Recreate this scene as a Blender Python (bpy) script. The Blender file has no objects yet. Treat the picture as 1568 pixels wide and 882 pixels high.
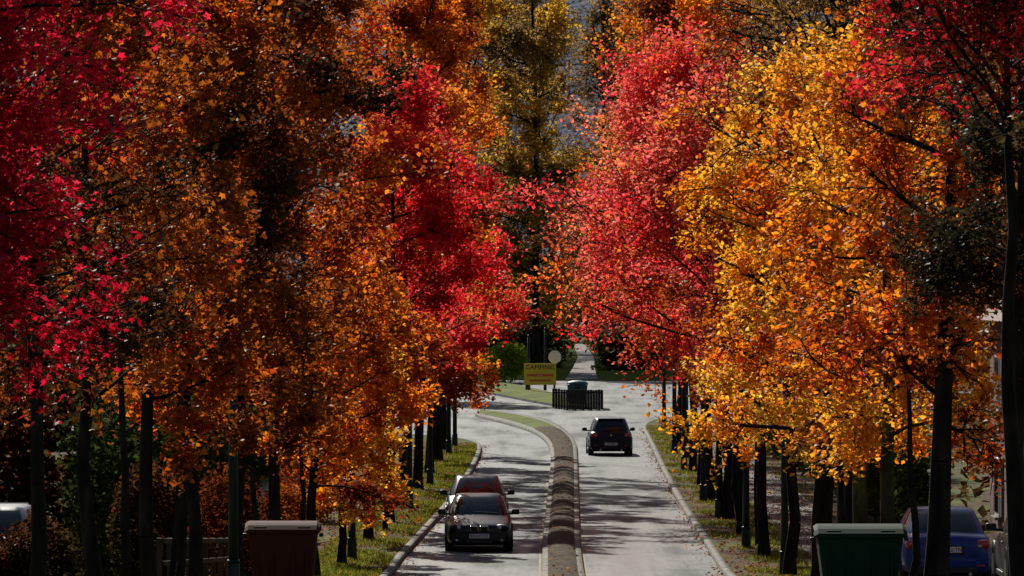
import bpy, math, random
import numpy as np
from mathutils import Vector
rng=np.random.default_rng(7); random.seed(7)
scene=bpy.context.scene
COL=scene.collection

# ------------------------------------------------------------ terrain
def gz(D):
    D=np.asarray(D,float)
    t=(132-D)/3.0
    return 0.046*3*np.logaddexp(0,t)
def hill(X,D):
    X=np.asarray(X,float);D=np.asarray(D,float)
    u=np.clip((D-650)/1100,0,1); s=u*u*(3-2*u)
    return s*(74+14*np.sin(X/170+1.0)+6*np.sin(X/61)+D*0.005)
def G(D): return float(gz(D))

# ------------------------------------------------------------ materials
def new_mat(name):
    m=bpy.data.materials.new(name); m.use_nodes=True
    nt=m.node_tree; b=nt.nodes['Principled BSDF']
    return m,nt,b
def noise_mat(name,cols,scale=3,rough=.85,bump=0.0,bscale=None,detail=6,stretch=(1,1,1),pos=None,metal=0,spec=.5,bdist=.02):
    m,nt,b=new_mat(name)
    tc=nt.nodes.new('ShaderNodeTexCoord'); mp=nt.nodes.new('ShaderNodeMapping')
    mp.inputs['Scale'].default_value=stretch
    nt.links.new(tc.outputs['Object'],mp.inputs[0])
    n=nt.nodes.new('ShaderNodeTexNoise'); n.inputs['Scale'].default_value=scale; n.inputs['Detail'].default_value=detail
    nt.links.new(mp.outputs[0],n.inputs['Vector'])
    r=nt.nodes.new('ShaderNodeValToRGB'); e=r.color_ramp.elements
    k=len(cols); 
    pos=pos or [0.3+0.4*i/max(1,k-1) for i in range(k)]
    while len(e)<k: e.new(.5)
    for i,c in enumerate(cols):
        e[i].position=pos[i]; e[i].color=(*c,1)
    nt.links.new(n.outputs['Fac'],r.inputs[0]); nt.links.new(r.outputs[0],b.inputs['Base Color'])
    b.inputs['Roughness'].default_value=rough; b.inputs['Metallic'].default_value=metal
    b.inputs['Specular IOR Level'].default_value=spec
    if bump>0:
        n2=nt.nodes.new('ShaderNodeTexNoise'); n2.inputs['Scale'].default_value=bscale or scale*4; n2.inputs['Detail'].default_value=4
        nt.links.new(mp.outputs[0],n2.inputs['Vector'])
        bp=nt.nodes.new('ShaderNodeBump'); bp.inputs['Strength'].default_value=bump; bp.inputs['Distance'].default_value=bdist
        nt.links.new(n2.outputs['Fac'],bp.inputs['Height']); nt.links.new(bp.outputs[0],b.inputs['Normal'])
    return m
def leaf_mat(name,trans=.55,gl=0,rough=.5):
    m=bpy.data.materials.new(name); m.use_nodes=True; nt=m.node_tree; nt.nodes.clear()
    o=nt.nodes.new('ShaderNodeOutputMaterial'); a=nt.nodes.new('ShaderNodeAttribute'); a.attribute_name='Col'
    d=nt.nodes.new('ShaderNodeBsdfDiffuse'); t=nt.nodes.new('ShaderNodeBsdfTranslucent')
    m1=nt.nodes.new('ShaderNodeMixShader'); m1.inputs[0].default_value=trans
    L=nt.links
    L.new(a.outputs['Color'],d.inputs['Color']); L.new(a.outputs['Color'],t.inputs['Color'])
    L.new(d.outputs[0],m1.inputs[1]); L.new(t.outputs[0],m1.inputs[2])
    if gl>0:
        g=nt.nodes.new('ShaderNodeBsdfGlossy'); g.inputs['Roughness'].default_value=rough; g.inputs['Color'].default_value=(.9,.85,.8,1)
        m2=nt.nodes.new('ShaderNodeMixShader'); m2.inputs[0].default_value=gl
        L.new(m1.outputs[0],m2.inputs[1]); L.new(g.outputs[0],m2.inputs[2]); L.new(m2.outputs[0],o.inputs['Surface'])
    else: L.new(m1.outputs[0],o.inputs['Surface'])
    return m
def plain(name,c,rough=.5,metal=0,coat=0,spec=.5):
    m,nt,b=new_mat(name); b.inputs['Base Color'].default_value=(*c,1); b.inputs['Roughness'].default_value=rough
    b.inputs['Metallic'].default_value=metal; b.inputs['Coat Weight'].default_value=coat; b.inputs['Coat Roughness'].default_value=.04
    b.inputs['Specular IOR Level'].default_value=spec
    return m
M_leaf=leaf_mat('leaf',.74,.02,.4); M_leaff=leaf_mat('leaf_far',.68); M_grassb=leaf_mat('grass_blade',.4)
M_bark=noise_mat('bark',[(.008,.006,.005),(.020,.016,.013),(.042,.034,.027)],6,.95,.9,14,stretch=(1,1,.25),bdist=.03,spec=.1)
M_barkmoss=noise_mat('bark_moss',[(.02,.018,.012),(.05,.045,.025),(.15,.18,.02)],3,.95,.9,14,stretch=(1,1,.4),bdist=.03,spec=.1)
def asphalt():
    m,nt,b=new_mat('asphalt'); L=nt.links
    tc=nt.nodes.new('ShaderNodeTexCoord')
    def nz(scale,st,det=5):
        mp=nt.nodes.new('ShaderNodeMapping'); mp.inputs['Scale'].default_value=st
        L.new(tc.outputs['Object'],mp.inputs[0]); n=nt.nodes.new('ShaderNodeTexNoise'); n.inputs['Scale'].default_value=scale
        n.inputs['Detail'].default_value=det; L.new(mp.outputs[0],n.inputs['Vector']); return n
    a=nz(1.0,(1.5,.045,1)); c=nz(1.0,(.55,.11,1),7); f=nz(40,(1,1,1),2); g=nz(1.0,(6,.7,1),4)
    def ramp(src,p0,p1,c0,c1):
        r=nt.nodes.new('ShaderNodeValToRGB'); r.color_ramp.elements[0].position=p0; r.color_ramp.elements[1].position=p1
        r.color_ramp.elements[0].color=(*c0,1); r.color_ramp.elements[1].color=(*c1,1); L.new(src.outputs['Fac'],r.inputs[0]); return r
    def mul(x,y):
        mx=nt.nodes.new('ShaderNodeMix'); mx.data_type='RGBA'; mx.blend_type='MULTIPLY'; mx.inputs[0].default_value=1
        L.new(x,mx.inputs[6]); L.new(y,mx.inputs[7]); return mx.outputs[2]
    r=ramp(a,.40,.56,(.04,.0405,.040),(.125,.126,.122)); r2=ramp(c,.40,.58,(.45,.45,.45),(1.1,1.1,1.1)); r3=ramp(g,.38,.6,(.6,.6,.6),(1.1,1.1,1.1))  # tyre wear and patches, with some glare and tree shadow painted in
    L.new(mul(mul(r.outputs[0],r2.outputs[0]),r3.outputs[0]),b.inputs['Base Color'])
    mr=nt.nodes.new('ShaderNodeMapRange'); mr.inputs[1].default_value=.38; mr.inputs[2].default_value=.6; mr.inputs[3].default_value=.5; mr.inputs[4].default_value=.8
    L.new(c.outputs['Fac'],mr.inputs[0]); L.new(mr.outputs[0],b.inputs['Roughness'])
    bp=nt.nodes.new('ShaderNodeBump'); bp.inputs['Strength'].default_value=.5; bp.inputs['Distance'].default_value=.01
    L.new(f.outputs['Fac'],bp.inputs['Height']); L.new(bp.outputs[0],b.inputs['Normal'])
    b.inputs['Specular IOR Level'].default_value=.32
    return m
M_asph=asphalt()
M_verge=noise_mat('verge_grass_litter',[(.04,.028,.018),(.10,.06,.03),(.07,.085,.025),(.12,.15,.03)],.8,.95,.6,20,stretch=(1,.35,1),spec=.1)
M_ground=noise_mat('meadow',[(.05,.05,.02),(.09,.10,.03),(.12,.10,.05)],.05,.95,spec=.1)
M_lawn=noise_mat('lawn',[(.07,.08,.02),(.13,.16,.035),(.19,.21,.05)],.5,.95,.4,10,spec=.1)
M_kerb=noise_mat('kerb_stone',[(.13,.12,.10),(.32,.3,.26)],2,.85,.3,30,spec=.2)
M_pave=noise_mat('pavement',[(.12,.11,.10),(.24,.22,.2)],1.2,.85,.3,30,spec=.2)
M_mound=noise_mat('median_cobble',[(.03,.024,.016),(.08,.06,.04),(.15,.115,.07)],3,.95,.9,9,bdist=.05,spec=.1)
M_yel=noise_mat('yellow_paint',[(.12,.10,.06),(.38,.24,.08)],5,.8)
M_hill=noise_mat('hazed_forest_hill',[(.10,.12,.17),(.14,.16,.20),(.18,.18,.19)],.03,1.0,detail=8,spec=0)  # distance haze is painted into these blue-grey hill colours
M_post=plain('green_metal',(.008,.022,.02),.45,.3)
M_wood=noise_mat('wood',[(.03,.022,.016),(.08,.055,.04)],6,.8,.4,20,stretch=(1,1,.2),spec=.2)
M_glass=noise_mat('window_glass',[(.006,.009,.010),(.014,.02,.022)],1.5,.08,0,detail=3,spec=.5)
M_rub=plain('rubber',(.012,.012,.012),.8)
M_blackp=plain('black_plastic',(.012,.012,.013),.5)
M_chrome=plain('chrome',(.6,.6,.6),.15,1)
M_rim=plain('alloy',(.35,.35,.36),.3,1)
M_lens=plain('headlamp_lens',(.55,.58,.6),.08,.3,1)
M_red=plain('tail_lens',(.45,.01,.012),.15,0,1)
M_plate=plain('number_plate',(.7,.7,.7),.4)
M_text=plain('dark_lettering',(.02,.02,.02),.6)

# ------------------------------------------------------------ mesh helpers
def empty(name,loc=(0,0,0),rotz=0):
    e=bpy.data.objects.new(name,None); e.location=loc; e.rotation_euler=(0,0,rotz); COL.objects.link(e); return e
def npmesh(name,V,F,mat,parent=None,col=None,smooth=False):
    V=np.ascontiguousarray(V,dtype=np.float32); F=np.ascontiguousarray(F,dtype=np.int32)
    me=bpy.data.meshes.new(name); n,k=F.shape
    me.vertices.add(len(V)); me.vertices.foreach_set('co',V.ravel())
    me.loops.add(n*k); me.loops.foreach_set('vertex_index',F.ravel())
    me.polygons.add(n); me.polygons.foreach_set('loop_start',np.arange(0,n*k,k,dtype=np.int32))
    if smooth: me.polygons.foreach_set('use_smooth',np.ones(n,dtype=bool))
    me.materials.append(mat)
    me.update(calc_edges=True)
    if col is not None:
        a=me.color_attributes.new('Col','FLOAT_COLOR','POINT')
        c=np.ones((len(V),4),np.float32); c[:,:3]=col; a.data.foreach_set('color',c.ravel())
    o=bpy.data.objects.new(name,me); COL.objects.link(o)
    if parent: o.parent=parent
    return o
def nrm(v): return v/np.maximum(np.linalg.norm(v,axis=-1,keepdims=True),1e-9)
def leaves(name,C,size,col,mat=None,parent=None,star=False,updown=.5,r=None):
    r=r or rng; N=len(C)
    n=r.normal(size=(N,3)); n[:,2]+=updown*np.sign(n[:,2]); n=nrm(n)
    t=r.normal(size=(N,3)); t[:,2]-=.5; t=nrm(t-(t*n).sum(1,keepdims=True)*n); b=np.cross(n,t)
    s=(size*r.uniform(.6,1.3,N))[:,None]
    if not star:
        fold=r.uniform(.05,.25,N)[:,None]
        V=np.stack([C-t*s*.5,C+b*s*.36+n*s*fold,C+t*s*.5,C-b*s*.36+n*s*fold],1).reshape(-1,3)
        i=np.arange(N)[:,None]*4
        F=np.concatenate([i+[0,1,2],i+[0,2,3]],1).reshape(-1,3); k=4
    else:
        ang=np.arange(10)*math.pi/5; rad=np.array([.58,.28,.52,.26,.42,.18,.42,.26,.52,.28])
        cup=r.uniform(-.05,.22,N)[:,None]
        P=[C+n*s*.06]
        for a,q in zip(ang,rad):
            P.append(C+(t*math.cos(a)+b*math.sin(a))*s*q-n*s*cup*(q>.3))
        V=np.stack(P,1).reshape(-1,3); i=np.arange(N)[:,None]*11
        F=np.concatenate([i+[0,1+j,1+(j+1)%10] for j in range(10)],1).reshape(-1,3); k=11
    return npmesh(name,V,F,mat or M_leaf,parent,np.repeat(col,k,0))
def tubes(name,P0,P1,R0,R1,mat,parent=None,k=5):
    N=len(P0); d=nrm(P1-P0); ref=np.where(np.abs(d[:,2:3])>.9,[[1.,0,0]],[[0,0,1.]])
    a=nrm(np.cross(d,ref)); b=np.cross(d,a); A=np.arange(k)*2*math.pi/k
    ring=a[:,None,:]*np.cos(A)[None,:,None]+b[:,None,:]*np.sin(A)[None,:,None]
    V=np.concatenate([P0[:,None]+ring*R0[:,None,None],P1[:,None]+ring*R1[:,None,None]],1).reshape(-1,3)
    i=np.arange(N)[:,None]*2*k
    F=np.concatenate([i+[j,(j+1)%k,k+(j+1)%k,k+j] for j in range(k)],1).reshape(-1,4)
    return npmesh(name,V,F,mat,parent,smooth=True)
def snoise(p,s,ph):
    q=p*s+ph
    return .5+.25*(np.sin(q[:,0]*1.3+np.sin(q[:,1]*1.7))+np.sin(q[:,2]*1.9+np.sin(q[:,0]*1.1+q[:,1]*1.4)))
def palcol(pal,v,r,jit=.35):
    pal=np.array(pal); x=np.clip(v,0,.999)*(len(pal)-1); i=x.astype(int); f=(x-i)[:,None]
    c=pal[i]*(1-f)+pal[i+1]*f
    return c*r.uniform(1-jit,1+jit*.7,(len(v),1))*r.uniform(.9,1.1,(len(v),3))
PAL=dict(
 crimson=[(.3,.004,.014),(.5,.007,.028),(.66,.013,.042),(.76,.035,.07)],
 darkred=[(.07,.02,.008),(.28,.008,.012),(.55,.014,.022),(.75,.035,.045)],
 red=[(.5,.08,.006),(.6,.012,.02),(.85,.03,.04),(.9,.06,.07),(.88,.16,.06),(.85,.32,.03)],
 redpink=[(.85,.22,.03),(.82,.02,.035),(.95,.07,.07),(.95,.15,.13),(.95,.2,.12),(.9,.33,.07)],
 orange=[(.3,.05,.008),(.62,.11,.008),(.87,.25,.012),(.92,.38,.02),(.82,.12,.015)],
 gold=[(.42,.06,.006),(.82,.17,.008),(.92,.34,.014),(.95,.52,.04),(.85,.2,.01)],
 yellow=[(.6,.12,.006),(.9,.33,.012),(.95,.5,.03),(.93,.6,.08),(.88,.26,.01)],
 rust=[(.055,.028,.008),(.16,.04,.008),(.38,.085,.008),(.6,.16,.010),(.5,.035,.014)],  # kept dark: shade of the near-left crowns is put into the leaf colour
 ember=[(.10,.03,.008),(.3,.055,.008),(.6,.11,.008),(.82,.26,.012),(.72,.05,.02)],
 brown=[(.09,.06,.04),(.18,.11,.05),(.35,.19,.05),(.55,.3,.04)],
 bggold=[(.18,.13,.07),(.38,.22,.06),(.68,.37,.04),(.9,.54,.035)],
 dusk=[(.02,.02,.010),(.05,.035,.012),(.12,.03,.012),(.2,.05,.012)],  # darkest leaves: shade of near and backdrop foliage painted into the colour
 wood=[(.05,.04,.015),(.14,.07,.02),(.3,.13,.02),(.42,.2,.03)],
 green=[(.02,.028,.010),(.04,.055,.015),(.08,.09,.02)],
 lime=[(.25,.32,.02),(.42,.5,.04),(.55,.55,.06)])
SH=dict(dome=([0,.15,.4,.7,1],[.75,1,.95,.7,.2]),oval=([0,.2,.5,.8,1],[.6,.9,1,.8,.25]),vase=([0,.3,.6,.85,1],[.45,.6,.85,1,.7]))
def grow(S,Dr,L,m,up,wob,r):
    P=[S]; d=nrm(Dr); p=S
    for i in range(m):
        d=nrm(d+np.array([0,0,up])+wob*r.normal(size=d.shape)); p=p+d*(L/m)[:,None]; P.append(p)
    return np.stack(P,1)
def kids(P,k,tmin,r):
    n,m1,_=P.shape; m=m1-1
    t=r.uniform(tmin,1,(n,k))*m; i=np.minimum(t.astype(int),m-1); f=(t-i)[...,None]
    I=np.arange(n)[:,None]; a=P[I,i]; b=P[I,i+1]
    return (a*(1-f)+b*f).reshape(-1,3), nrm(b-a).reshape(-1,3), (t/m).reshape(-1)
def segs(P,r0,r1):
    n,m1,_=P.shape; t=np.linspace(0,1,m1)
    R=r0[:,None]*(1-t)+r1[:,None]*t
    return P[:,:-1].reshape(-1,3),P[:,1:].reshape(-1,3),R[:,:-1].reshape(-1),R[:,1:].reshape(-1)
def tree(name,x,D,H,R,base,pal,nleaf,ls=.13,tr=.17,shape='oval',seed=0,star=False,nl=20,k2=6,k3=5,bark=None,cscale=.55,lean=(0,0),shift=(0,0),z0=None,bias=0,verge=.12,lmat=None,kmin=.15,clump=1.0,brk=1.0):
    r=np.random.default_rng(seed+int(D*13)); zg=(G(D)+verge) if z0 is None else z0
    e=empty(name,(x,D,zg)); bark=bark or M_bark
    m=9; t=np.linspace(0,1,m+1); wob=np.cumsum(r.normal(0,.06,(m+1,2)),0)*min(1,H/12); wob[0]=0
    T=np.zeros((m+1,3)); T[:,0]=wob[:,0]+lean[0]*t; T[:,1]=wob[:,1]+lean[1]*t; T[:,2]=t*H*.86
    TR=tr*(1-t*.88); TR[0]=tr*1.35
    T=np.insert(T,1,[0,0,.35],0); TR=np.insert(TR,1,tr*1.02); T[0,2]=-.15
    tubes('trunk',T[:-1],T[1:],TR[:-1],TR[1:],bark,e,10)
    u=np.sort(r.uniform(0,1,nl))**.9; z=base+u*(H-base)*.8
    az=np.arange(nl)*2.4+r.uniform(-.4,.4,nl); tilt=np.radians(r.uniform(5,36,nl)+u*24)
    env=np.interp(np.clip(u+.12,0,1),*SH[shape])*R*r.uniform(.78,1.15,nl)
    L=env*.82/np.cos(tilt*.8)
    S=np.stack([np.interp(z,T[:,2],T[:,0]),np.interp(z,T[:,2],T[:,1]),z-.15*L*np.sin(tilt)],1)
    S[:,2]=np.maximum(S[:,2],base*.7)
    dr=np.stack([np.cos(az)*np.cos(tilt),np.sin(az)*np.cos(tilt),np.sin(tilt)],1)
    P1=grow(S,dr,L,5,.02,.14,r)
    P1[:,:,0]+=shift[0]*np.linspace(0,1,6)[None]; P1[:,:,1]+=shift[1]*np.linspace(0,1,6)[None]
    s2,d2,t2=kids(P1,k2,kmin,r); n2=len(s2)
    P2=grow(s2,d2+r.normal(0,.8,(n2,3)),R*.36*r.uniform(.6,1.2,n2)*(1.15-.4*t2),3,.03,.2,r)
    s3,d3,t3=kids(P2,k3,.2,r); n3=len(s3)
    P3=grow(s3,d3+r.normal(0,.8,(n3,3)),R*.2*r.uniform(.6,1.3,n3),2,-.08,.25,r)
    lr=tr*.24*np.ones(nl)*brk; A=[segs(P1,lr,lr*.35),segs(P2,np.full(n2,tr*.095*brk),np.full(n2,tr*.045*brk)),segs(P3,np.full(n3,tr*.04*brk+.002),np.full(n3,.005))]
    A=[np.concatenate([a[i] for a in A]) for i in range(4)]
    tubes('branches',A[0],A[1],A[2],A[3],bark,e,4)
    w=r.gamma(clump,1,n3); w/=w.sum(); idx=r.choice(n3,nleaf,p=w)
    tt=r.uniform(0,1,nleaf)*2; i=np.minimum(tt.astype(int),1); f=(tt-i)[:,None]
    C=P3[idx,i]*(1-f)+P3[idx,i+1]*f+r.normal(0,R*.03+.045,(nleaf,3))
    lim=np.repeat(r.normal(0,.17,nl),k2*k3)
    tw=r.uniform(0,1,n3)
    v=snoise(C,cscale,seed*3.1)*.7+.3*tw[idx]+lim[idx]+bias+r.normal(0,.08,nleaf)
    leaves('crown',C,ls,palcol(PAL[pal],v,r),lmat,parent=e,star=star,r=r)
    return e
def cloud(name,clumps,N,ls,pal,mat=None,seed=1,star=False):
    r=np.random.default_rng(seed); c=np.array(clumps); vol=(c[:,3]*c[:,5]+c[:,4]*c[:,5]); p=vol/vol.sum()
    idx=r.choice(len(c),N,p=p); d=nrm(r.normal(size=(N,3))); rad=r.uniform(.55,1.05,N)[:,None]
    C=c[idx,:3]+d*rad*c[idx,3:]; k=C[:,2]>gz(C[:,1])
    C=C[k]; v=snoise(C,.5,seed)*.8+.25*r.uniform(size=len(C))
    return leaves(name,C,ls,palcol(PAL[pal],v,r),mat or M_leaff,star=star,r=r)

# ------------------------------------------------------------ camera, light, world
cam=bpy.data.cameras.new('camera'); co=bpy.data.objects.new('camera',cam); COL.objects.link(co); scene.camera=co
cam.lens=200; cam.sensor_width=36; cam.clip_end=6000; cam.clip_start=1
co.location=(0,0,7.1); co.rotation_euler=(math.radians(90-0.105),0,0)
EL=math.radians(36); AZ=math.radians(-16)
sd=Vector((math.sin(AZ)*math.cos(EL),math.cos(AZ)*math.cos(EL),math.sin(EL)))
sl=bpy.data.lights.new('sun','SUN'); sl.energy=5; sl.angle=math.radians(.5); sl.color=(1,.95,.86)
so=bpy.data.objects.new('sun',sl); COL.objects.link(so); so.rotation_euler=(-sd).to_track_quat('-Z','Y').to_euler(); so.location=(0,0,60)
w=bpy.data.worlds.new('World'); scene.world=w; w.use_nodes=True; nt=w.node_tree
sky=nt.nodes.new('ShaderNodeTexSky'); sky.sky_type='NISHITA'; sky.sun_disc=False; sky.sun_elevation=EL; sky.sun_rotation=AZ
bg=nt.nodes['Background']; bg.inputs[1].default_value=.06; nt.links.new(sky.outputs[0],bg.inputs[0])
scene.view_settings.view_transform='Standard'; scene.view_settings.look='None'; scene.view_settings.exposure=0

# ------------------------------------------------------------ ground, roads
def grid(name,xs,ys,zf,mat,smooth=True):
    X,Y=np.meshgrid(xs,ys); Z=zf(X,Y); V=np.stack([X,Y,Z],-1).reshape(-1,3); nx=len(xs); ny=len(ys)
    i,j=np.meshgrid(np.arange(nx-1),np.arange(ny-1)); a=(j*nx+i).ravel()
    return npmesh(name,V,np.stack([a,a+1,a+nx+1,a+nx],1),mat,smooth=smooth)
ys=np.concatenate([np.arange(-60,200,3),np.arange(200,640,20)])
grid('ground',np.array([-900,-300,-80,0,80,300,900]),ys,lambda X,Y:gz(Y)-.04,M_ground)
grid('hills',np.linspace(-900,900,60),np.linspace(620,3200,80),lambda X,Y:hill(X,Y)-.04,M_hill)
grid('road',np.linspace(-12,12,9),np.concatenate([np.arange(-60,200,3),np.arange(200,241,10)]),lambda X,Y:gz(Y)+0*X,M_asph)
grid('crossroads',np.linspace(-70,70,15),np.array([240,300,350,398.]),lambda X,Y:gz(Y)+0*X,M_asph)
def resample(P,step=2.5):
    P=np.array(P,float); out=[P[0]]
    for a,b in zip(P[:-1],P[1:]):
        n=max(1,int(np.linalg.norm(b-a)/step)) 
        for i in range(1,n+1): out.append(a+(b-a)*i/n)
    return np.array(out)
def smoothpath(P,it=2):
    P=np.array(P,float)
    for _ in range(it):
        Q=[P[0]]
        for a,b in zip(P[:-1],P[1:]): Q+= [a*.75+b*.25,a*.25+b*.75]
        Q.append(P[-1]); P=np.array(Q)
    return P
def strip(name,Ls,h,mat,parent=None,smooth=False):
    rows=[np.column_stack([p[:,0],p[:,1],gz(p[:,1])+hh]) for p,hh in zip(Ls,h)]
    n=len(rows[0]); V=np.concatenate(rows); F=[]
    for k in range(len(rows)-1):
        a=np.arange(n-1)+k*n; F.append(np.stack([a,a+n,a+n+1,a+1],1))
    return npmesh(name,V,np.concatenate(F),mat,parent,smooth=smooth)
def offset(P,d):
    T=np.gradient(P,axis=0); T/=np.linalg.norm(T,axis=1,keepdims=True)+1e-9
    return P+np.column_stack([T[:,1],-T[:,0]])*d
LK=resample(smoothpath([(-2.95,-40),(-2.95,60),(-2.95,135),(-2.41,156.5),(-1.9,176.6),(-1.41,208),(-1.2,235),(-1.5,243),(-2.6,250),(-6,257),(-14,260),(-60,262)]))
RK=resample(smoothpath([(3.9,-40),(4.5,86),(5.06,135),(5.19,176.6),(5.53,213),(5.95,250),(6.1,270),(7.2,283),(10,291),(18,295),(60,300)]))
def vergeset(nm,K,side):
    e=empty(nm)
    K2=offset(K,.16*side); out=K2.copy(); out[:,0]=70*side
    strip('grass',[K2,out],[.12,.12],M_verge,e)
    k=empty('kerb'); 
    strip('kerb_stones',[K,K,K2,K2],[0,.125,.135,.11],M_kerb,k)
vergeset('grass_verge',LK,-1); vergeset('grass_verge',RK,1)
for nm,a,b in (('pavement',-8.3,-6.6),('pavement',7.5,9.3)):
    yy=np.arange(-40,250 if a<0 else 276,3.); A=np.column_stack([np.full(len(yy),a),yy]); B=np.column_stack([np.full(len(yy),b),yy])
    strip(nm,[A,B],[.125,.125],M_pave)
mL=resample(smoothpath([(.2,-40),(.64,135),(1.11,179),(1.57,225),(1.52,243),(1.1,257),(.34,268),(-.6,278),(-1.6,287),(-1.9,292)],2),3)
mR_=smoothpath([(1.2,-40),(1.62,135),(2.1,179),(2.58,225),(2.75,243),(2.45,263),(1.8,279),(.6,290),(-.5,296),(-1.3,298.5)],2)
def matchn(P,n,ref):
    s=np.concatenate([[0],np.cumsum(np.linalg.norm(np.diff(P,axis=0),axis=1))]); s/=s[-1]
    q=np.concatenate([[0],np.cumsum(np.linalg.norm(np.diff(ref,axis=0),axis=1))]); q/=q[-1]
    return np.column_stack([np.interp(q,s,P[:,0]),np.interp(q,s,P[:,1])])
mR=matchn(mR_,len(mL),mL)
med=empty('median_island')
li=mL*.86+mR*.14; ri=mL*.14+mR*.86
strip('kerb',[mL,mL,li,ri,mR,mR],[0,.13,.14,.14,.13,0],M_kerb,med)
yy=mL[:,1]; fine=np.arange(-38,262,.5)
def atL(P,y): return np.interp(y,P[:,1],P[:,0])
gaps=[20,45,70,95,120,139,158,178,193,208,222,236]
d=np.min(np.abs(fine[:,None]-np.array(gaps)[None]),1)
hh=.10*np.clip(d/1.2,0,1)**.5+.012*np.sin(fine*1.9)
rows=[];hs=[]
for f,k in ((.14,0),(.25,.7),(.4,.97),(.5,1),(.6,.97),(.75,.7),(.86,0)):
    xx=atL(mL,fine)*(1-f)+atL(mR,fine)*f; rows.append(np.column_stack([xx,fine])); hs.append(.144+hh*k)
strip('mound',rows,hs,M_mound,med,smooth=True)
k=np.where(yy>258)[0]; strip('grass_tip',[li[k]*.93+ri[k]*.07,li[k]*.5+ri[k]*.5,li[k]*.07+ri[k]*.93],[.146,.26,.146],M_lawn,med,smooth=True)
e_rm=empty('road_marking')
for P,s in ((mL,-1),(mR,1)):
    q=P[P[:,1]<215]; strip('edge_line',[offset(q,.03*s),offset(q,.09*s)],[.004,.004],M_yel,e_rm)
far=empty('lawn')
A=np.array([(-80,398.),(-6,398),(-3.2,396),(0,393),(3,391),(8,391),(20,395),(80,398)]); B=A.copy(); B[:,1]=700
strip('grass',[A,A,B],[0,.1,.1],M_lawn,far)
strip('footpath',[np.array([(3.7,392.),(4.7,440),(5.8,500),(6.5,600)]),np.array([(5.9,392.),(6.4,440),(7.2,500),(7.6,600)])],[.11,.11],M_pave)
isl=smoothpath([(-3.2,362),(-.6,339),(2.0,315),(3.8,305),(4.3,308),(4.0,316),(1.9,356),(-2,392),(-3.6,394)],2)
n=len(isl); e=empty('traffic_island')
V=np.concatenate([np.column_stack([isl,np.zeros(n)]),np.column_stack([isl,np.full(n,.13)]),[[.3,345,.35]]])
F=[(i,i+1,n+i+1,n+i) for i in range(n-1)]+[(n-1,0,n,2*n-1)]
npmesh('kerb',V,F,M_kerb,e)
F=[(n+i,n+i+1,2*n) for i in range(n-1)]+[(2*n-1,n,2*n)]
V2=V.copy(); V2[:,2]+=.002; npmesh('grass_mound',V2,F,M_lawn,e)

# ------------------------------------------------------------ trees
Lx=lambda D:float(np.interp(D,[50,60,100,135,170,200,235],[-6.0,-5.3,-4.9,-4.2,-3.35,-2.95,-2.6]))
Rx=lambda D:float(np.interp(D,[60,120,150,180,205,240,265],[6.5,6.4,6.25,6.25,6.5,7.0,7.6]))
T=[
('L',50,8.0,2.4,2.3,'crimson',38000,.088,.10,'vase',1),
('L',63,8,1.7,2.6,'rust',8000,.10,.10,'oval',1),
('L',71,9.5,1.9,2.6,'rust',14000,.10,.11,'oval',1),
('L',80,10,2.2,2.6,'rust',22000,.12,.12,'vase',0),
('L',90,11,2.2,2.6,'rust',22000,.12,.12,'oval',0),
('L',101,12.5,2.8,2.8,'rust',26000,.12,.14,'vase',0),
('L',113,13.5,3.2,2.6,'ember',28000,.12,.14,'vase',0),
('L',126,9.0,1.8,2.0,'orange',16000,.13,.13,'oval',0),
('L',138,6.4,1.7,1.2,'yellow',13000,.13,.11,'oval',0),
('L',151,7.5,1.7,2.4,'orange',12000,.14,.13,'oval',0),
('L',163,13.8,3.0,4.4,'red',26000,.14,.15,'dome',0),
('L',175,14.5,2.9,4.8,'red',22000,.14,.15,'oval',0),
('L',188,19,2.7,2.8,'orange',23000,.16,.17,'vase',0),
('L',202,21,2.9,3.0,'ember',24000,.16,.17,'vase',0),
('L',216,22,2.9,3.0,'gold',21000,.16,.17,'vase',0),
('L',230,14,1.7,3.0,'rust',11000,.16,.15,'oval',0),
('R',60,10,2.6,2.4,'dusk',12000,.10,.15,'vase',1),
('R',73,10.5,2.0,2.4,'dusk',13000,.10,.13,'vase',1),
('R',86.5,11,2.1,2.6,'ember',14000,.12,.2,'vase',0),
('R',98.5,11,2.5,2.5,'gold',17000,.12,.15,'oval',0),
('R',104.5,10,2.3,2.8,'gold',13000,.12,.17,'vase',0),
('R',117,12.5,2.9,2.6,'gold',24000,.12,.25,'oval',0),
('R',130,13,2.7,2.8,'yellow',18000,.13,.15,'oval',0),
('R',142,13.5,2.6,3.6,'orange',18000,.13,.15,'vase',0),
('R',154,13.5,4.2,4.8,'redpink',30000,.14,.17,'dome',0),
('R',165,14,5.4,4.7,'redpink',42000,.14,.19,'dome',0),
('R',178,15,4.9,4.8,'redpink',30000,.14,.17,'dome',0),
('R',191,18,3.4,4.8,'orange',22000,.16,.15,'oval',0),
('R',204,21,4.2,4.8,'ember',26000,.16,.15,'oval',0),
('R',219,23,4.2,4.8,'orange',24000,.17,.15,'oval',0),
('R',235,20,3.4,4.2,'brown',14000,.17,.15,'oval',0),
('R',255,18,3.0,3.6,'rust',12000,.17,.15,'oval',0),
]
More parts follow.
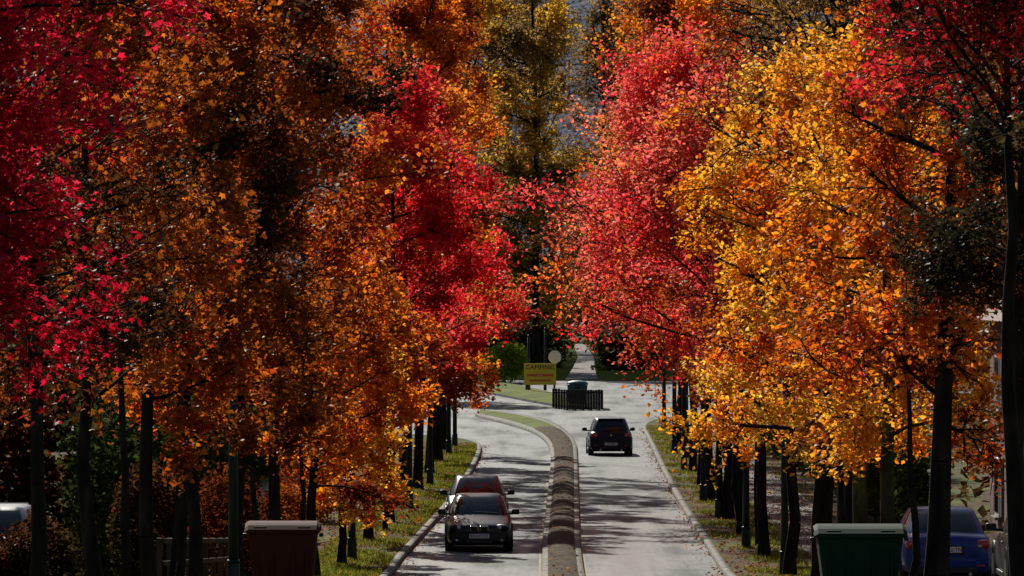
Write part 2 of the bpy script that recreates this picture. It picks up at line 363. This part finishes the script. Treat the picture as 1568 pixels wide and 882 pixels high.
for i,(s,D,H,R,b,pal,n,ls,tr,sh,star) in enumerate(T):
    x=Lx(D) if s=='L' else Rx(D)
    if D==50: x=-5.75
    if s=='R' and D==60: x=7.7
    shx=(.5 if D<180 else .25) if s=='L' else (-.9 if pal in('red','redpink') else -.3)
    tree('maple_tree' if 'red' in pal or pal=='crimson' else 'plane_tree',x,D,H,R,b,pal,n,ls,tr,sh,seed=i,star=bool(star),
         bark=M_barkmoss if D in(104.5,98.5) else M_bark,shift=(shx,0),nl=(24 if R<4 else 34)+(8 if H>17 or D==50 else 0),k2=7 if R<4 else 8,bias=(.04 if pal=='yellow' else 0))
tree('maple_tree',5.9,66,9.4,3.0,5.3,'darkred',12000,.095,.12,'dome',seed=91,star=True,clump=.6)
tree('plane_tree',7.4,124,15.5,4.3,8.0,'brown',2600,.13,.17,'dome',seed=301,nl=26,k2=6,k3=5,shift=(-.5,0),clump=.5,brk=1.15)
tree('plane_tree',-5.6,95,13,3.2,5.5,'dusk',1500,.12,.13,'vase',seed=302,nl=18,k2=6,k3=5,clump=.5,brk=1.1)
for i,(x,D) in enumerate(((-4.9,84),(-5.2,76),(-4.75,107),(-4.5,119),(-4.1,145),(-3.5,157),(6.5,92),(6.45,111),(6.5,136),(6.4,148),(6.4,160),(6.4,172),(6.6,186),(6.7,198))):
    tree('young_plane_tree',x,D,6.2,1.1,3.2,'ember' if x<0 else 'orange',2600,.12,.075,'oval',seed=400+i,nl=12,k2=5,k3=4)
BG=[(-3.2,432,38,7.2,3,'bggold',32000),(1.8,415,37,5.6,3.2,'bggold',32000),(7.4,470,35,4.8,3.5,'brown',12000),(-9,410,30,6,3,'orange',9000),
    (13,455,42,7,3.5,'bggold',16000),(11,540,44,7.5,4,'brown',10000),(2,520,43,8,3,'brown',18000),(-5,560,47,10,3,'rust',16000),(-16,440,30,7,3,'rust',7000),(19,430,38,7,3,'orange',13000),
    (-6,330,21,4.4,2.5,'orange',15000),(12,330,26,4.6,2.6,'orange',17000)]
for i,(x,D,H,R,b,pal,n) in enumerate(BG):
    tree('chestnut_tree',x,D,H,R,b,pal,n,.27,.32,'oval',seed=200+i,nl=42,k2=7,k3=5,cscale=.35,z0=.1,bias=.03,lmat=M_leaff,clump=.7,brk=1.15)
r=np.random.default_rng(5)
for sgn,nm in ((-1,'garden_trees'),(1,'garden_trees')):
    cl=[]
    for D in np.arange(95,390,5.0):
        for k in range(4):
            x=sgn*(r.uniform(14,22)+ (0 if D<260 else 2)); h=r.uniform(1,8+D*.06); rr=r.uniform(1.8,3.2)
            cl.append((x,D+r.uniform(-2,2),G(D)+h,rr,rr,rr*.8))
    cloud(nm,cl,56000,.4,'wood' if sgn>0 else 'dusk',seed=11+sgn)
def hedge(nm,x0,x1,y0,y1,h,pal,N,ls=.12,seed=3):
    r=np.random.default_rng(seed); cl=[]
    L=max(x1-x0,y1-y0); n=max(3,int(L/1.1))
    for i in range(n):
        f=(i+.5)/n
        for z in np.arange(.35,h*r.uniform(.85,1.1),.6):
            x=(x0+x1)/2 if y1-y0>x1-x0 else x0+f*(x1-x0); y=(y0+y1)/2 if y1-y0<=x1-x0 else y0+f*(y1-y0)
            rr=.5*min(x1-x0,y1-y0)*r.uniform(.8,1.15)
            cl.append((x+r.normal(0,.12),y+r.normal(0,.12),G(y)+z,rr,rr,.5))
    return cloud(nm,cl,N,ls,pal,seed=seed)
hedge('hedge',-9.9,-8.5,124,245,4.2,'green',54000,.22,3)
hedge('hedge',-13.6,-12.2,88,124,3.8,'green',22000,.22,13)
hedge('hedge',-30,-10.2,138,141,4.6,'dusk',22000,.28,23)
hedge('hedge',10.3,11.6,152,262,2.4,'green',26000,.22,4)
hedge('hedge',7.0,12.5,428,431,3.0,'green',9000,.28,5)
hedge('hedge',12.5,30,410,413,3.0,'green',8000,.3,6)
hedge('hedge',-40,-3,404,407,2.6,'green',9000,.3,7)
hedge('hedge',-3,3.6,440,443,3.4,'green',8000,.3,17)
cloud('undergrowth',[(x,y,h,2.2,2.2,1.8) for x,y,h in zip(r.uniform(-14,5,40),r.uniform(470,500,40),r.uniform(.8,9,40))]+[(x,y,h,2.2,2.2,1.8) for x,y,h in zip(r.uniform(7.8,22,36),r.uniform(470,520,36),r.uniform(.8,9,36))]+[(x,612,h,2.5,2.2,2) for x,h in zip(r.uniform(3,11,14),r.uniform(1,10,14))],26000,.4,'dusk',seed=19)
cloud('shrub',[(-.7,384,1.2,1.5,1.2,1.3),(-1.6,385,1.0,1.0,.9,1.0),(.2,384,1.5,1.0,.9,1.2),(-.5,384,2.1,.9,.8,.7)],5000,.2,'lime',seed=8)
cloud('shrub',[(-6.0,150,.8,.8,1,.9),(-5.9,163,1.1,.9,1,1.2),(-5.6,172,.9,.8,1,1)],9000,.12,'rust',seed=9)
cloud('shrub',[(-6.4,128,1.4,.9,1,1.5),(-6.5,131,1.0,.9,1,1.2)],8000,.12,'dusk',seed=10)
cloud('shrub',[(-9.3,111,1.5,.9,1,.9),(-9.9,110.5,1.3,.8,1,.7),(-7.5,117,1.9,.8,1,1.4)],9000,.13,'dusk',seed=12)
r=np.random.default_rng(15); N=22000; X=r.uniform(-80,110,N); Y=r.uniform(660,1700,N); C=np.column_stack([X,Y,hill(X,Y)+r.uniform(0,6,N)])
leaves('hillside_forest',C,1.8,palcol([(.12,.13,.17),(.15,.16,.19),(.19,.18,.18)],r.uniform(0,1,N),r,.12),M_leaff,r=r)  # leaf colours follow the hill, with the distance haze painted in

def scatter(N,K,side,w,y0,y1,r):
    y=r.uniform(y0,y1,N); x=np.interp(y,K[K[:,1]<=y1+3][:,1],K[K[:,1]<=y1+3][:,0])+side*(.18+w*r.uniform(0,1,N)); return x,y
r=np.random.default_rng(21); Cs=[];
for K,side,w_,y1 in ((LK,-1,4.5,240),(RK,1,4.5,268)):
    x,y=scatter(15000,K,side,w_,85,y1,r); Cs.append(np.column_stack([x,y,gz(y)+.14+r.uniform(0,.03,len(x))]))
    y=r.uniform(85,y1,700); kk=K[K[:,1]<=y1+3]; x=np.interp(y,kk[:,1],kk[:,0])-side*np.abs(r.exponential(.12,700)); Cs.append(np.column_stack([x,y,gz(y)+.02]))
y=r.uniform(85,245,400); x=atL(mL,y)+r.uniform(0.1,.9,400); Cs.append(np.column_stack([x,y,gz(y)+.25]))
C=np.concatenate(Cs); leaves('fallen_leaves',C,.09,palcol([(.10,.045,.02),(.28,.10,.02),(.42,.2,.04),(.3,.04,.02)],r.uniform(0,1,len(C)),r),M_leaff,updown=2.5,r=r)
gs=[]
for K,side,y1 in ((LK,-1,238),(RK,1,266)):
    x,y=scatter(42000,K,side,2.0,95,y1,r); v=snoise(np.column_stack([x,y*.4,x*0]),1.3,side*2.)+r.normal(0,.1,len(x)); k=v>(.42 if side<0 else .52); gs.append(np.column_stack([x[k],y[k]]))
P=np.concatenate(gs); N=len(P); z=gz(P[:,1])+.12; a=r.uniform(0,math.pi,N); h=r.uniform(.04,.12,N); wd=.02
B=np.column_stack([P,z]); dx=np.column_stack([np.cos(a)*wd,np.sin(a)*wd,a*0]); tip=B+np.column_stack([r.normal(0,.03,N),r.normal(0,.03,N),h])
V=np.stack([B-dx,B+dx,tip],1).reshape(-1,3); npmesh('grass_tufts',V,np.arange(3*N).reshape(-1,3),M_grassb,col=np.repeat(palcol([(.08,.09,.018),(.2,.24,.03),(.42,.4,.05)],r.uniform(0,1,N),r),3,0))

# ------------------------------------------------------------ primitives
import bmesh
def fin(bm,name,mat,parent,smooth=False,bevel=0,seg=2):
    me=bpy.data.meshes.new(name)
    if bevel>0: bmesh.ops.bevel(bm,geom=bm.edges[:],offset=bevel,segments=seg,affect='EDGES',profile=.5)
    for f in bm.faces: f.smooth=smooth
    bm.to_mesh(me); bm.free(); me.materials.append(mat); o=bpy.data.objects.new(name,me); COL.objects.link(o); o.parent=parent; return o
def box(name,loc,size,mat,parent,bevel=.01,rot=None,taper=1,smooth=False):
    bm=bmesh.new(); bmesh.ops.create_cube(bm,size=1)
    for v in bm.verts:
        t=taper if v.co.z<0 else 1
        v.co.x*=size[0]*t; v.co.y*=size[1]*t; v.co.z*=size[2]
    o=fin(bm,name,mat,parent,smooth,min(bevel,min(size)*.45)); o.location=loc
    if rot: o.rotation_euler=rot
    return o
def cyl(name,loc,r1,r2,h,mat,parent,axis='Z',seg=20,bevel=0):
    bm=bmesh.new(); bmesh.ops.create_cone(bm,cap_ends=True,segments=seg,radius1=r1,radius2=r2,depth=h)
    o=fin(bm,name,mat,parent,False,bevel); o.location=loc
    for p in o.data.polygons: p.use_smooth=len(p.vertices)==4
    if axis=='X': o.rotation_euler=(0,math.pi/2,0)
    if axis=='Y': o.rotation_euler=(math.pi/2,0,0)
    return o
def ell(name,loc,s,mat,parent,rot=None):
    bm=bmesh.new(); bmesh.ops.create_uvsphere(bm,u_segments=18,v_segments=12,radius=1)
    for v in bm.verts: v.co=Vector((v.co.x*s[0],v.co.y*s[1],v.co.z*s[2]))
    o=fin(bm,name,mat,parent,True); o.location=loc
    if rot: o.rotation_euler=rot
    return o
def text(name,s,loc,size,mat,parent,rot=(math.pi/2,0,0)):
    c=bpy.data.curves.new(name,'FONT'); c.body=s; c.size=size; c.align_x='CENTER'; c.align_y='CENTER'; c.extrude=.002
    o=bpy.data.objects.new(name,c); COL.objects.link(o); o.parent=parent; o.location=loc; o.rotation_euler=rot; c.materials.append(mat); return o

# ------------------------------------------------------------ cars
def car(name,x,D,z,away,paint,kind='sedan',H=1.42,plate='AB-123',yaw=0,W=.875):
    L=4.35 if kind=='sedan' else 4.2
    e=empty(name,(x,D+L/2,z),(math.pi if away else 0)+yaw)
    o=-L/2
    if kind=='sedan':
        st=[(0,.60,.60,.30),(.03,.70,.66,.23),(.12,.79,.71,.19),(.35,.85,.77,.18),(.8,.87,.86,.18),(1.25,.875,.94,.18),(2,.875,.96,.18),(3,.875,.97,.18),(3.6,.87,.99,.2),(4.1,.84,.98,.22),(4.27,.79,.93,.26),(4.33,.72,.85,.32),(4.35,.6,.75,.4)]
        gh=(1.12,1.95,3.05,3.85,.80,.58)
    else:
        st=[(0,.60,.62,.30),(.03,.70,.68,.23),(.12,.79,.73,.19),(.35,.85,.79,.18),(.8,.87,.88,.18),(1.15,.875,.95,.18),(2,.875,.97,.18),(3,.875,.98,.18),(3.7,.875,.99,.2),(4.05,.85,.98,.21),(4.15,.81,.92,.23),(4.19,.76,.8,.27),(4.2,.66,.7,.32)]
        gh=(1.0,1.8,3.65,4.12,.80,.60)
    k=W/.875
    sec=[]
    for (y,w_,t,b) in st:
        w_*=k
        half=[(0,b),(.8*w_,b),(.95*w_,b+.05),(1.0*w_,b+.16),(1.0*w_,b+(t-b)*.55),(.975*w_,t-.12),(.93*w_,t-.045),(.78*w_,t-.005),(.4*w_,t+.02),(0,t+.03)]
        ring=half+[(-a,c) for a,c in half[-2:0:-1]]
        sec.append([(a,y+o,c) for a,c in ring])
    n=len(sec[0]); V=[p for s in sec for p in s]; F=[]
    for i in range(len(sec)-1):
        for j in range(n): F.append((i*n+j,i*n+(j+1)%n,(i+1)*n+(j+1)%n,(i+1)*n+j))
    me=bpy.data.meshes.new('body'); F2=F+[tuple(range(n-1,-1,-1)),tuple(range((len(sec)-1)*n,len(sec)*n))]
    me.from_pydata(V,[],F2); 
    for p in me.polygons: p.use_smooth=True
    me.materials.append(paint); bo=bpy.data.objects.new('body',me); COL.objects.link(bo); bo.parent=e
    sm=bo.modifiers.new('s','SUBSURF'); sm.levels=1; sm.render_levels=2
    y0,y1,y2,y3,wb,wt=gh; N=40; V=[];F=[];MI=[]
    zb=.90; lv=[(0,0),(.25,.25),(.5,.5),(.78,.78),(.9,.9),(.965,1.0),(1.0,1.12),(1.02,1.5)]
    for li_,(zz,uu) in enumerate(lv):
        u=min(uu,1.0); ins=1 if uu<=1 else (.9 if uu<1.3 else .55)
        z_=zb+(H-zb)*zz; w_=(wb*(1-u)+wt*u)*k*ins*(1+.03*math.sin(u*math.pi)); ya=y0*(1-u)+y1*u; yb=y3*(1-u)+y2*u
        ya-=.06*math.sin(u*math.pi); yb+=.06*math.sin(u*math.pi)
        c=(ya+yb)/2; l=(yb-ya)/2*ins; ex=.32
        for j in range(N):
            th=(j+.5)*2*math.pi/N; cs,sn=math.cos(th),math.sin(th)
            bow=.07*(1-(abs(cs)**ex)**2)
            V.append((w_*math.copysign(abs(cs)**ex,cs),c+o+l*math.copysign(abs(sn)**ex,sn)+math.copysign(bow,sn),z_))
    for i in range(len(lv)-1):
        for j in range(N):
            F.append((i*N+j,i*N+(j+1)%N,(i+1)*N+(j+1)%N,(i+1)*N+j))
            deg=((j+1)*360/N)%360; a=min(abs(deg-45),abs(deg-135),abs(deg-225),abs(deg-315))
            pil=a<=9.1 or deg in (0,180)
            MI.append(0 if (i>=4 or pil) else 1)
    F.append(tuple(range((len(lv)-1)*N,len(lv)*N))); MI.append(0)
    me=bpy.data.meshes.new('cabin'); me.from_pydata(V,[],F); me.materials.append(paint); me.materials.append(M_glass)
    for p,mi in zip(me.polygons,MI): p.material_index=mi; p.use_smooth=True
    cb=bpy.data.objects.new('cabin',me); COL.objects.link(cb); cb.parent=e
    for yw in (.82,L-.85):
        for s in (-1,1):
            cyl('wheel_arch',(s*(W-.075),yw+o,.36),.37,.37,.16,M_blackp,e,'X',28)
            cyl('tyre',(s*(W-.105),yw+o,.315),.315,.315,.22,M_rub,e,'X',28,.02)
            cyl('rim',(s*(W-.015),yw+o,.315),.21,.19,.05,M_rim,e,'X',14)
    for s in (-1,1):
        box('wing_mirror',(s*(W+.09),1.42+o,.99),(.2,.12,.14),paint,e,.04,smooth=True)
        box('mirror_stalk',(s*(W-.05),1.42+o,.94),(.16,.06,.05),M_blackp,e,.01)
        box('mirror_glass',(s*(W+.09),1.485+o,.99),(.16,.01,.1),M_glass,e,.003)
        box('door_handle',(s*(W+.0),2.6+o,.78),(.03,.2,.03),paint,e,.01)
        box('sill',(s*(W-.05),L/2+o,.2),(.08,2.0,.1),M_blackp,e,.02)
    box('underbody',(0,L/2+o,.24),(W*1.6,L-1.0,.16),M_blackp,e,.03)
    for s in (-1,1):
        ell('headlamp_housing',(s*.60,.07+o,.64),(.19,.10,.085),M_blackp,e,(0,s*.10,s*-.35))
        for q in (.53,.67): ell('headlamp',(s*q,(.0 if q<.6 else .03)+o,.645),(.06,.045,.058),M_lens,e)
        box('grille_surround',(s*.13,.005+o,.61),(.23,.06,.15),M_chrome,e,.045)
        box('grille',(s*.13,-.022+o,.61),(.19,.03,.11),M_blackp,e,.014)
        box('lower_intake_side',(s*.58,.02+o,.31),(.24,.06,.09),M_blackp,e,.03,(0,0,s*.3))
        ell('fog_lamp',(s*.58,-.02+o,.31),(.04,.03,.035),M_lens,e)
    box('lower_intake',(0,-.005+o,.29),(.72,.05,.12),M_blackp,e,.02)
    box('bumper_strip',(0,-.005+o,.50),(1.05,.03,.03),M_blackp,e,.01)
    box('number_plate_front',(0,-.035+o,.42),(.52,.02,.115),M_plate,e,.003)
    text('plate_text_front',plate,(0,-.048+o,.42),.1,M_text,e)
    box('wiper',(.2,1.13+o,.985),(.6,.02,.02),M_blackp,e,.004,(0,.06,0))
    zl=.82 if kind=='hatch' else .80
    for s in (-1,1):
        box('tail_lamp',(s*.66,L-.06+o,zl),(.26,.14,.17),M_red,e,.05,(0,0,s*.35),smooth=True)
        box('reverse_lamp',(s*.60,L+.0+o,zl-.03),(.08,.03,.05),M_lens,e,.01,(0,0,s*.15))
        box('reflector',(s*.62,L-.0+o,.40),(.16,.02,.03),M_red,e,.005)
        cyl('exhaust',(s*.42,L+.0+o,.24),.035,.035,.1,M_chrome,e,'Y',12)
    pz=.70 if kind=='sedan' else .47
    box('plate_recess',(0,L-.0+o,pz),(.62,.03,.16),M_blackp,e,.02)
    box('number_plate_rear',(0,L+.018+o,pz),(.52,.012,.11),M_plate,e,.003)
    text('plate_text_rear',plate,(0,L+.026+o,pz),.1,M_text,e,(math.pi/2,0,math.pi))
    box('rear_bumper_lower',(0,L-.01+o,.31),(1.1,.05,.12),M_blackp,e,.03)
    box('boot_line',(0,L-.0+o,.58),(1.2,.012,.012),M_blackp,e,.002)
    box('badge',(0,L+.0+o,.86 if kind=='sedan' else .82),(.08,.03,.08),M_chrome,e,.02)
    if kind=='hatch': 
        box('rear_wiper',(.12,L-.03+o,1.02),(.3,.02,.02),M_blackp,e,.004)
        box('roof_spoiler',(0,3.72+o,H-.01),(1.05,.22,.035),paint,e,.015,(-.08,0,0))
    return e
P_black=plain('paint_black',(.006,.008,.011),.3,0,.15,.35); P_grey=plain('paint_graphite',(.012,.018,.02),.35,0,.1,.3)
P_navy=plain('paint_navy',(.006,.010,.028),.36,0,.12,.3); P_blue=plain('paint_blue',(.006,.035,.25),.35,0,.3,.3)
P_white=plain('paint_white',(.3,.3,.32),.4,0,.2,.3); P_dk=plain('paint_taupe',(.07,.06,.055),.4,0,.2,.3)
car('parked_car',9.45,98,G(98)+.13,True,P_dk,'hatch',1.47,'DK-78')
car('parked_car',8.2,107,G(107)+.13,True,P_blue,'sedan',1.42,'CW-372-TN')
car('parked_car',-10.6,115,G(115)+.13,False,P_white,'hatch',1.47)
car('car',-.88,147,0,False,P_black,'sedan',1.42,'BX-417-LD',yaw=.015)
car('car',-1.0,160.5,0,False,P_grey,'sedan',1.44,yaw=.015)
car('car',3.9,226.5,0,True,P_navy,'hatch',1.48,'CR-906',yaw=.02)

def bin_(x,D,w_,dep,h,c,nm):
    m=noise_mat(nm,[tuple(q*.8 for q in c),c],8,.75,spec=.15); e=empty('waste_container',(x,D,G(D)+.12))
    box('tub',(0,0,.12+(h-.3)/2),(w_*.95,dep*.9,h-.3),m,e,.05,taper=.84)
    box('rim',(0,0,h-.17),(w_,dep,.07),m,e,.025)
    n=9; V=[];F=[]
    for i in range(n):
        a=i/(n-1); y=-dep/2-.02+a*(dep+.04); z=h-.135+.13*math.sin(a*math.pi)**.7
        for xx in (-w_/2-.02,-w_*.47,w_*.47,w_/2+.02): V.append((xx,y,z-(.04 if abs(xx)>w_*.48 else 0)))
    for i in range(n-1):
        for j in range(3): F.append((i*4+j,i*4+j+1,i*4+j+5,i*4+j+4))
    me=bpy.data.meshes.new('lid'); me.from_pydata(V,[],F); me.materials.append(m)
    o=bpy.data.objects.new('lid',me); COL.objects.link(o); o.parent=e; sm=o.modifiers.new('t','SOLIDIFY'); sm.thickness=.03
    for s in (-1,1):
        box('handle',(s*w_*.3,-dep/2-.03,h-.1),(.22,.04,.03),m,e,.01)
        box('side_lug',(s*(w_/2+.03),0,h-.24),(.07,.1,.06),M_blackp,e,.015)
        for q in (-1,1): cyl('castor',(s*w_*.36,q*dep*.3,.08),.08,.08,.05,M_rub,e,'X',16)
        for q in range(2): box('rib',(s*w_*(.14+.2*q),-dep*.445,h*.5),(.035,.03,h*.5),m,e,.01,(-.06,0,0))
bin_(-3.78,94,1.2,.8,1.22,(.085,.024,.012),'brown_plastic')
bin_(5.28,86.5,1.37,.9,1.15,(.008,.035,.018),'green_plastic')

def post(x,D,h,r_=.07):
    e=empty('street_post',(x,D,G(D)+.12))
    cyl('base',(0,0,.25),r_*1.5,r_*1.3,.5,M_post,e,bevel=.01); cyl('collar',(0,0,.53),r_*1.6,r_*1.2,.05,M_post,e)
    cyl('shaft',(0,0,h/2+.2),r_*1.08,r_*.8,h-.4,M_post,e); ell('finial',(0,0,h),(r_,r_,r_*1.2),M_post,e)
for x,D,h in ((-3.95,140.5,4.6),(-3.1,172,4.8),(-2.75,191,4.8),(-2.5,225,4.8),(-2.35,234,4.8),(6.05,147,4.6),(6.0,165,5.0),(5.95,177,5.2),(6.2,205,5.6),(6.45,226,5.8),(7.0,262,5.8),(6.85,118.5,5.5),(-4.85,99,4.2),(6.3,131.5,4.6)):
    post(x,D,h,.085 if D<240 else .09)
e=empty('wooden_fence',(0,0,0))
for i in range(10):
    D=100+i*3; box('post',(-6.2,D,G(D)+.55),(.1,.1,1.0),M_wood,e)
    if i<9: 
        for zz in (.5,.9): 
            o=box('rail',(-6.13,D+1.5,(G(D)+G(D+3))/2+zz+.1),(.04,3.0,.09),M_wood,e); o.rotation_euler=(math.atan2(G(D+3)-G(D),3),0,0)
e=empty('wooden_fence')
for i in range(19): box('plank',(2.25+i*.142,304.6+(0 if i>4 else (5-i)*.8),.55),(.138,.04,1.05+.03*(i%3)),M_wood,e,.005)
box('top_rail',(3.55,304.66,.95),(2.6,.05,.08),M_wood,e)
for i in range(10): box('side_plank',(4.87,305+i*.5,.53),(.04,.45,1.0),M_wood,e,.005)
e=empty('recycling_bin',(3.55,309,.13)); M_teal=plain('teal_plastic',(.02,.10,.11),.5)
box('tub',(0,0,.65),(1.1,.8,1.1),M_teal,e,.06,taper=.85); ell('lid',(0,0,1.2),(.6,.45,.2),M_teal,e); box('hatch',(0,-.42,1.0),(.3,.05,.12),M_blackp,e,.02)
M_sy=noise_mat('sign_yellow',[(.75,.55,.04),(.85,.65,.06)],2,.5); M_sr=plain('sign_orange',(.7,.15,.02),.5); M_sw=plain('sign_white',(.82,.82,.8),.5)
e=empty('camping_sign',(1.7,345,.2))
box('board',(0,0,1.05),(1.95,.05,1.3),M_sy,e,.01); text('lettering','CAMPING',(0,-.04,1.45),.40,M_text,e)
box('stripe',(0,-.03,.98),(1.6,.01,.16),M_sr,e,.002); box('stripe_2',(0,-.03,.66),(1.3,.01,.12),M_sr,e,.002)
text('lettering_2','ouvert',(0,-.04,.98),.14,M_sw,e)
for s in(-1,1): box('leg',(s*.85,.05,.45),(.08,.06,1.2),M_post,e)
e=empty('round_traffic_sign',(2.62,348,.15)); cyl('pole',(0,0,1.2),.035,.035,2.4,M_rim,e)
o=cyl('disc',(0,-.05,2.1),.38,.38,.02,M_sw,e,'Y',32); o=cyl('rim',(0,-.036,2.1),.41,.41,.015,M_rim,e,'Y',32)
post(1.0,346,3.4,.09); post(2.05,352,3.8,.07)
M_sh=plain('shutter_paint',(.12,.14,.15),.5)
def house(nm,x0,x1,y0,y1,h,mw,face):
    e=empty(nm,(0,0,G(y0)-.1 if y0<140 else .1)); cx,cy=(x0+x1)/2,(y0+y1)/2
    box('walls',(cx,cy,h/2),(x1-x0,y1-y0,h),mw,e,.01)
    M_roof=noise_mat('roof_tiles',[(.10,.05,.035),(.2,.09,.06)],4,.8,.5,20)
    V=[(x0-.4,y0-.4,h),(x1+.4,y0-.4,h),(x1+.4,y1+.4,h),(x0-.4,y1+.4,h),(cx,y0-.4,h+2.6),(cx,y1+.4,h+2.6)]
    V=[(a,b,c+.01) for a,b,c in V]
    me=bpy.data.meshes.new('roof'); me.from_pydata(V,[],[(0,4,5,3),(1,2,5,4),(0,1,4),(2,3,5),(0,3,2,1)]); me.materials.append(M_roof)
    o=bpy.data.objects.new('roof',me); COL.objects.link(o); o.parent=e
    box('chimney',(cx+.8,cy,h+2.4),(.6,.6,1.4),mw,e)
    xf=x0 if face<0 else x1
    for zi in (1.5,4.2):
        if zi>h-1: continue
        for i in range(4):
            y=y0+(i+.5)*(y1-y0)/4
            box('window_frame',(xf+face*.03,y,zi),(.1,1.2,1.5),M_sw,e); 
            for s in (-1,1): box('pane',(xf+face*.07,y+s*.28,zi),(.05,.46,1.3),M_glass,e,.002); box('shutter',(xf+face*.03,y+s*.95,zi),(.06,.55,1.5),M_sh,e)
            box('sill',(xf+face*.08,y,zi-.8),(.2,1.4,.08),M_kerb,e)
    for i in (0,1):
        x=x0+(i+.5)*(x1-x0)/2
        box('front_window_frame',(x,y0-.03,1.6),(1.2,.1,1.5),M_sw,e); box('front_pane',(x,y0-.07,1.6),(1.0,.05,1.3),M_glass,e,.002)
    box('door',(xf+face*.04,y0+.9,1.05),(.12,1.0,2.1),M_sh,e)
def brick():
    m,nt,b=new_mat('brick'); t=nt.nodes.new('ShaderNodeTexBrick'); tc=nt.nodes.new('ShaderNodeTexCoord')
    cx=nt.nodes.new('ShaderNodeCombineXYZ'); sp=nt.nodes.new('ShaderNodeSeparateXYZ'); ad=nt.nodes.new('ShaderNodeMath')
    nt.links.new(tc.outputs['Object'],sp.inputs[0]); nt.links.new(sp.outputs[0],ad.inputs[0]); nt.links.new(sp.outputs[1],ad.inputs[1])
    nt.links.new(ad.outputs[0],cx.inputs[0]); nt.links.new(sp.outputs[2],cx.inputs[1]); nt.links.new(cx.outputs[0],t.inputs['Vector'])
    t.inputs['Scale'].default_value=4; t.inputs['Color1'].default_value=(.25,.08,.045,1); t.inputs['Color2'].default_value=(.16,.055,.035,1); t.inputs['Mortar'].default_value=(.3,.27,.23,1)
    nt.links.new(t.outputs[0],b.inputs['Base Color']); b.inputs['Roughness'].default_value=.9; return m
house('brick_house',12.6,19,126,150,5.8,brick(),-1)
house('rendered_house',-22,-15,143,157,5.6,noise_mat('render_wall',[(.3,.28,.25),(.42,.4,.36)],.6,.9),1)
print('done',sum(len(o.data.polygons) for o in bpy.data.objects if o.type=='MESH'))
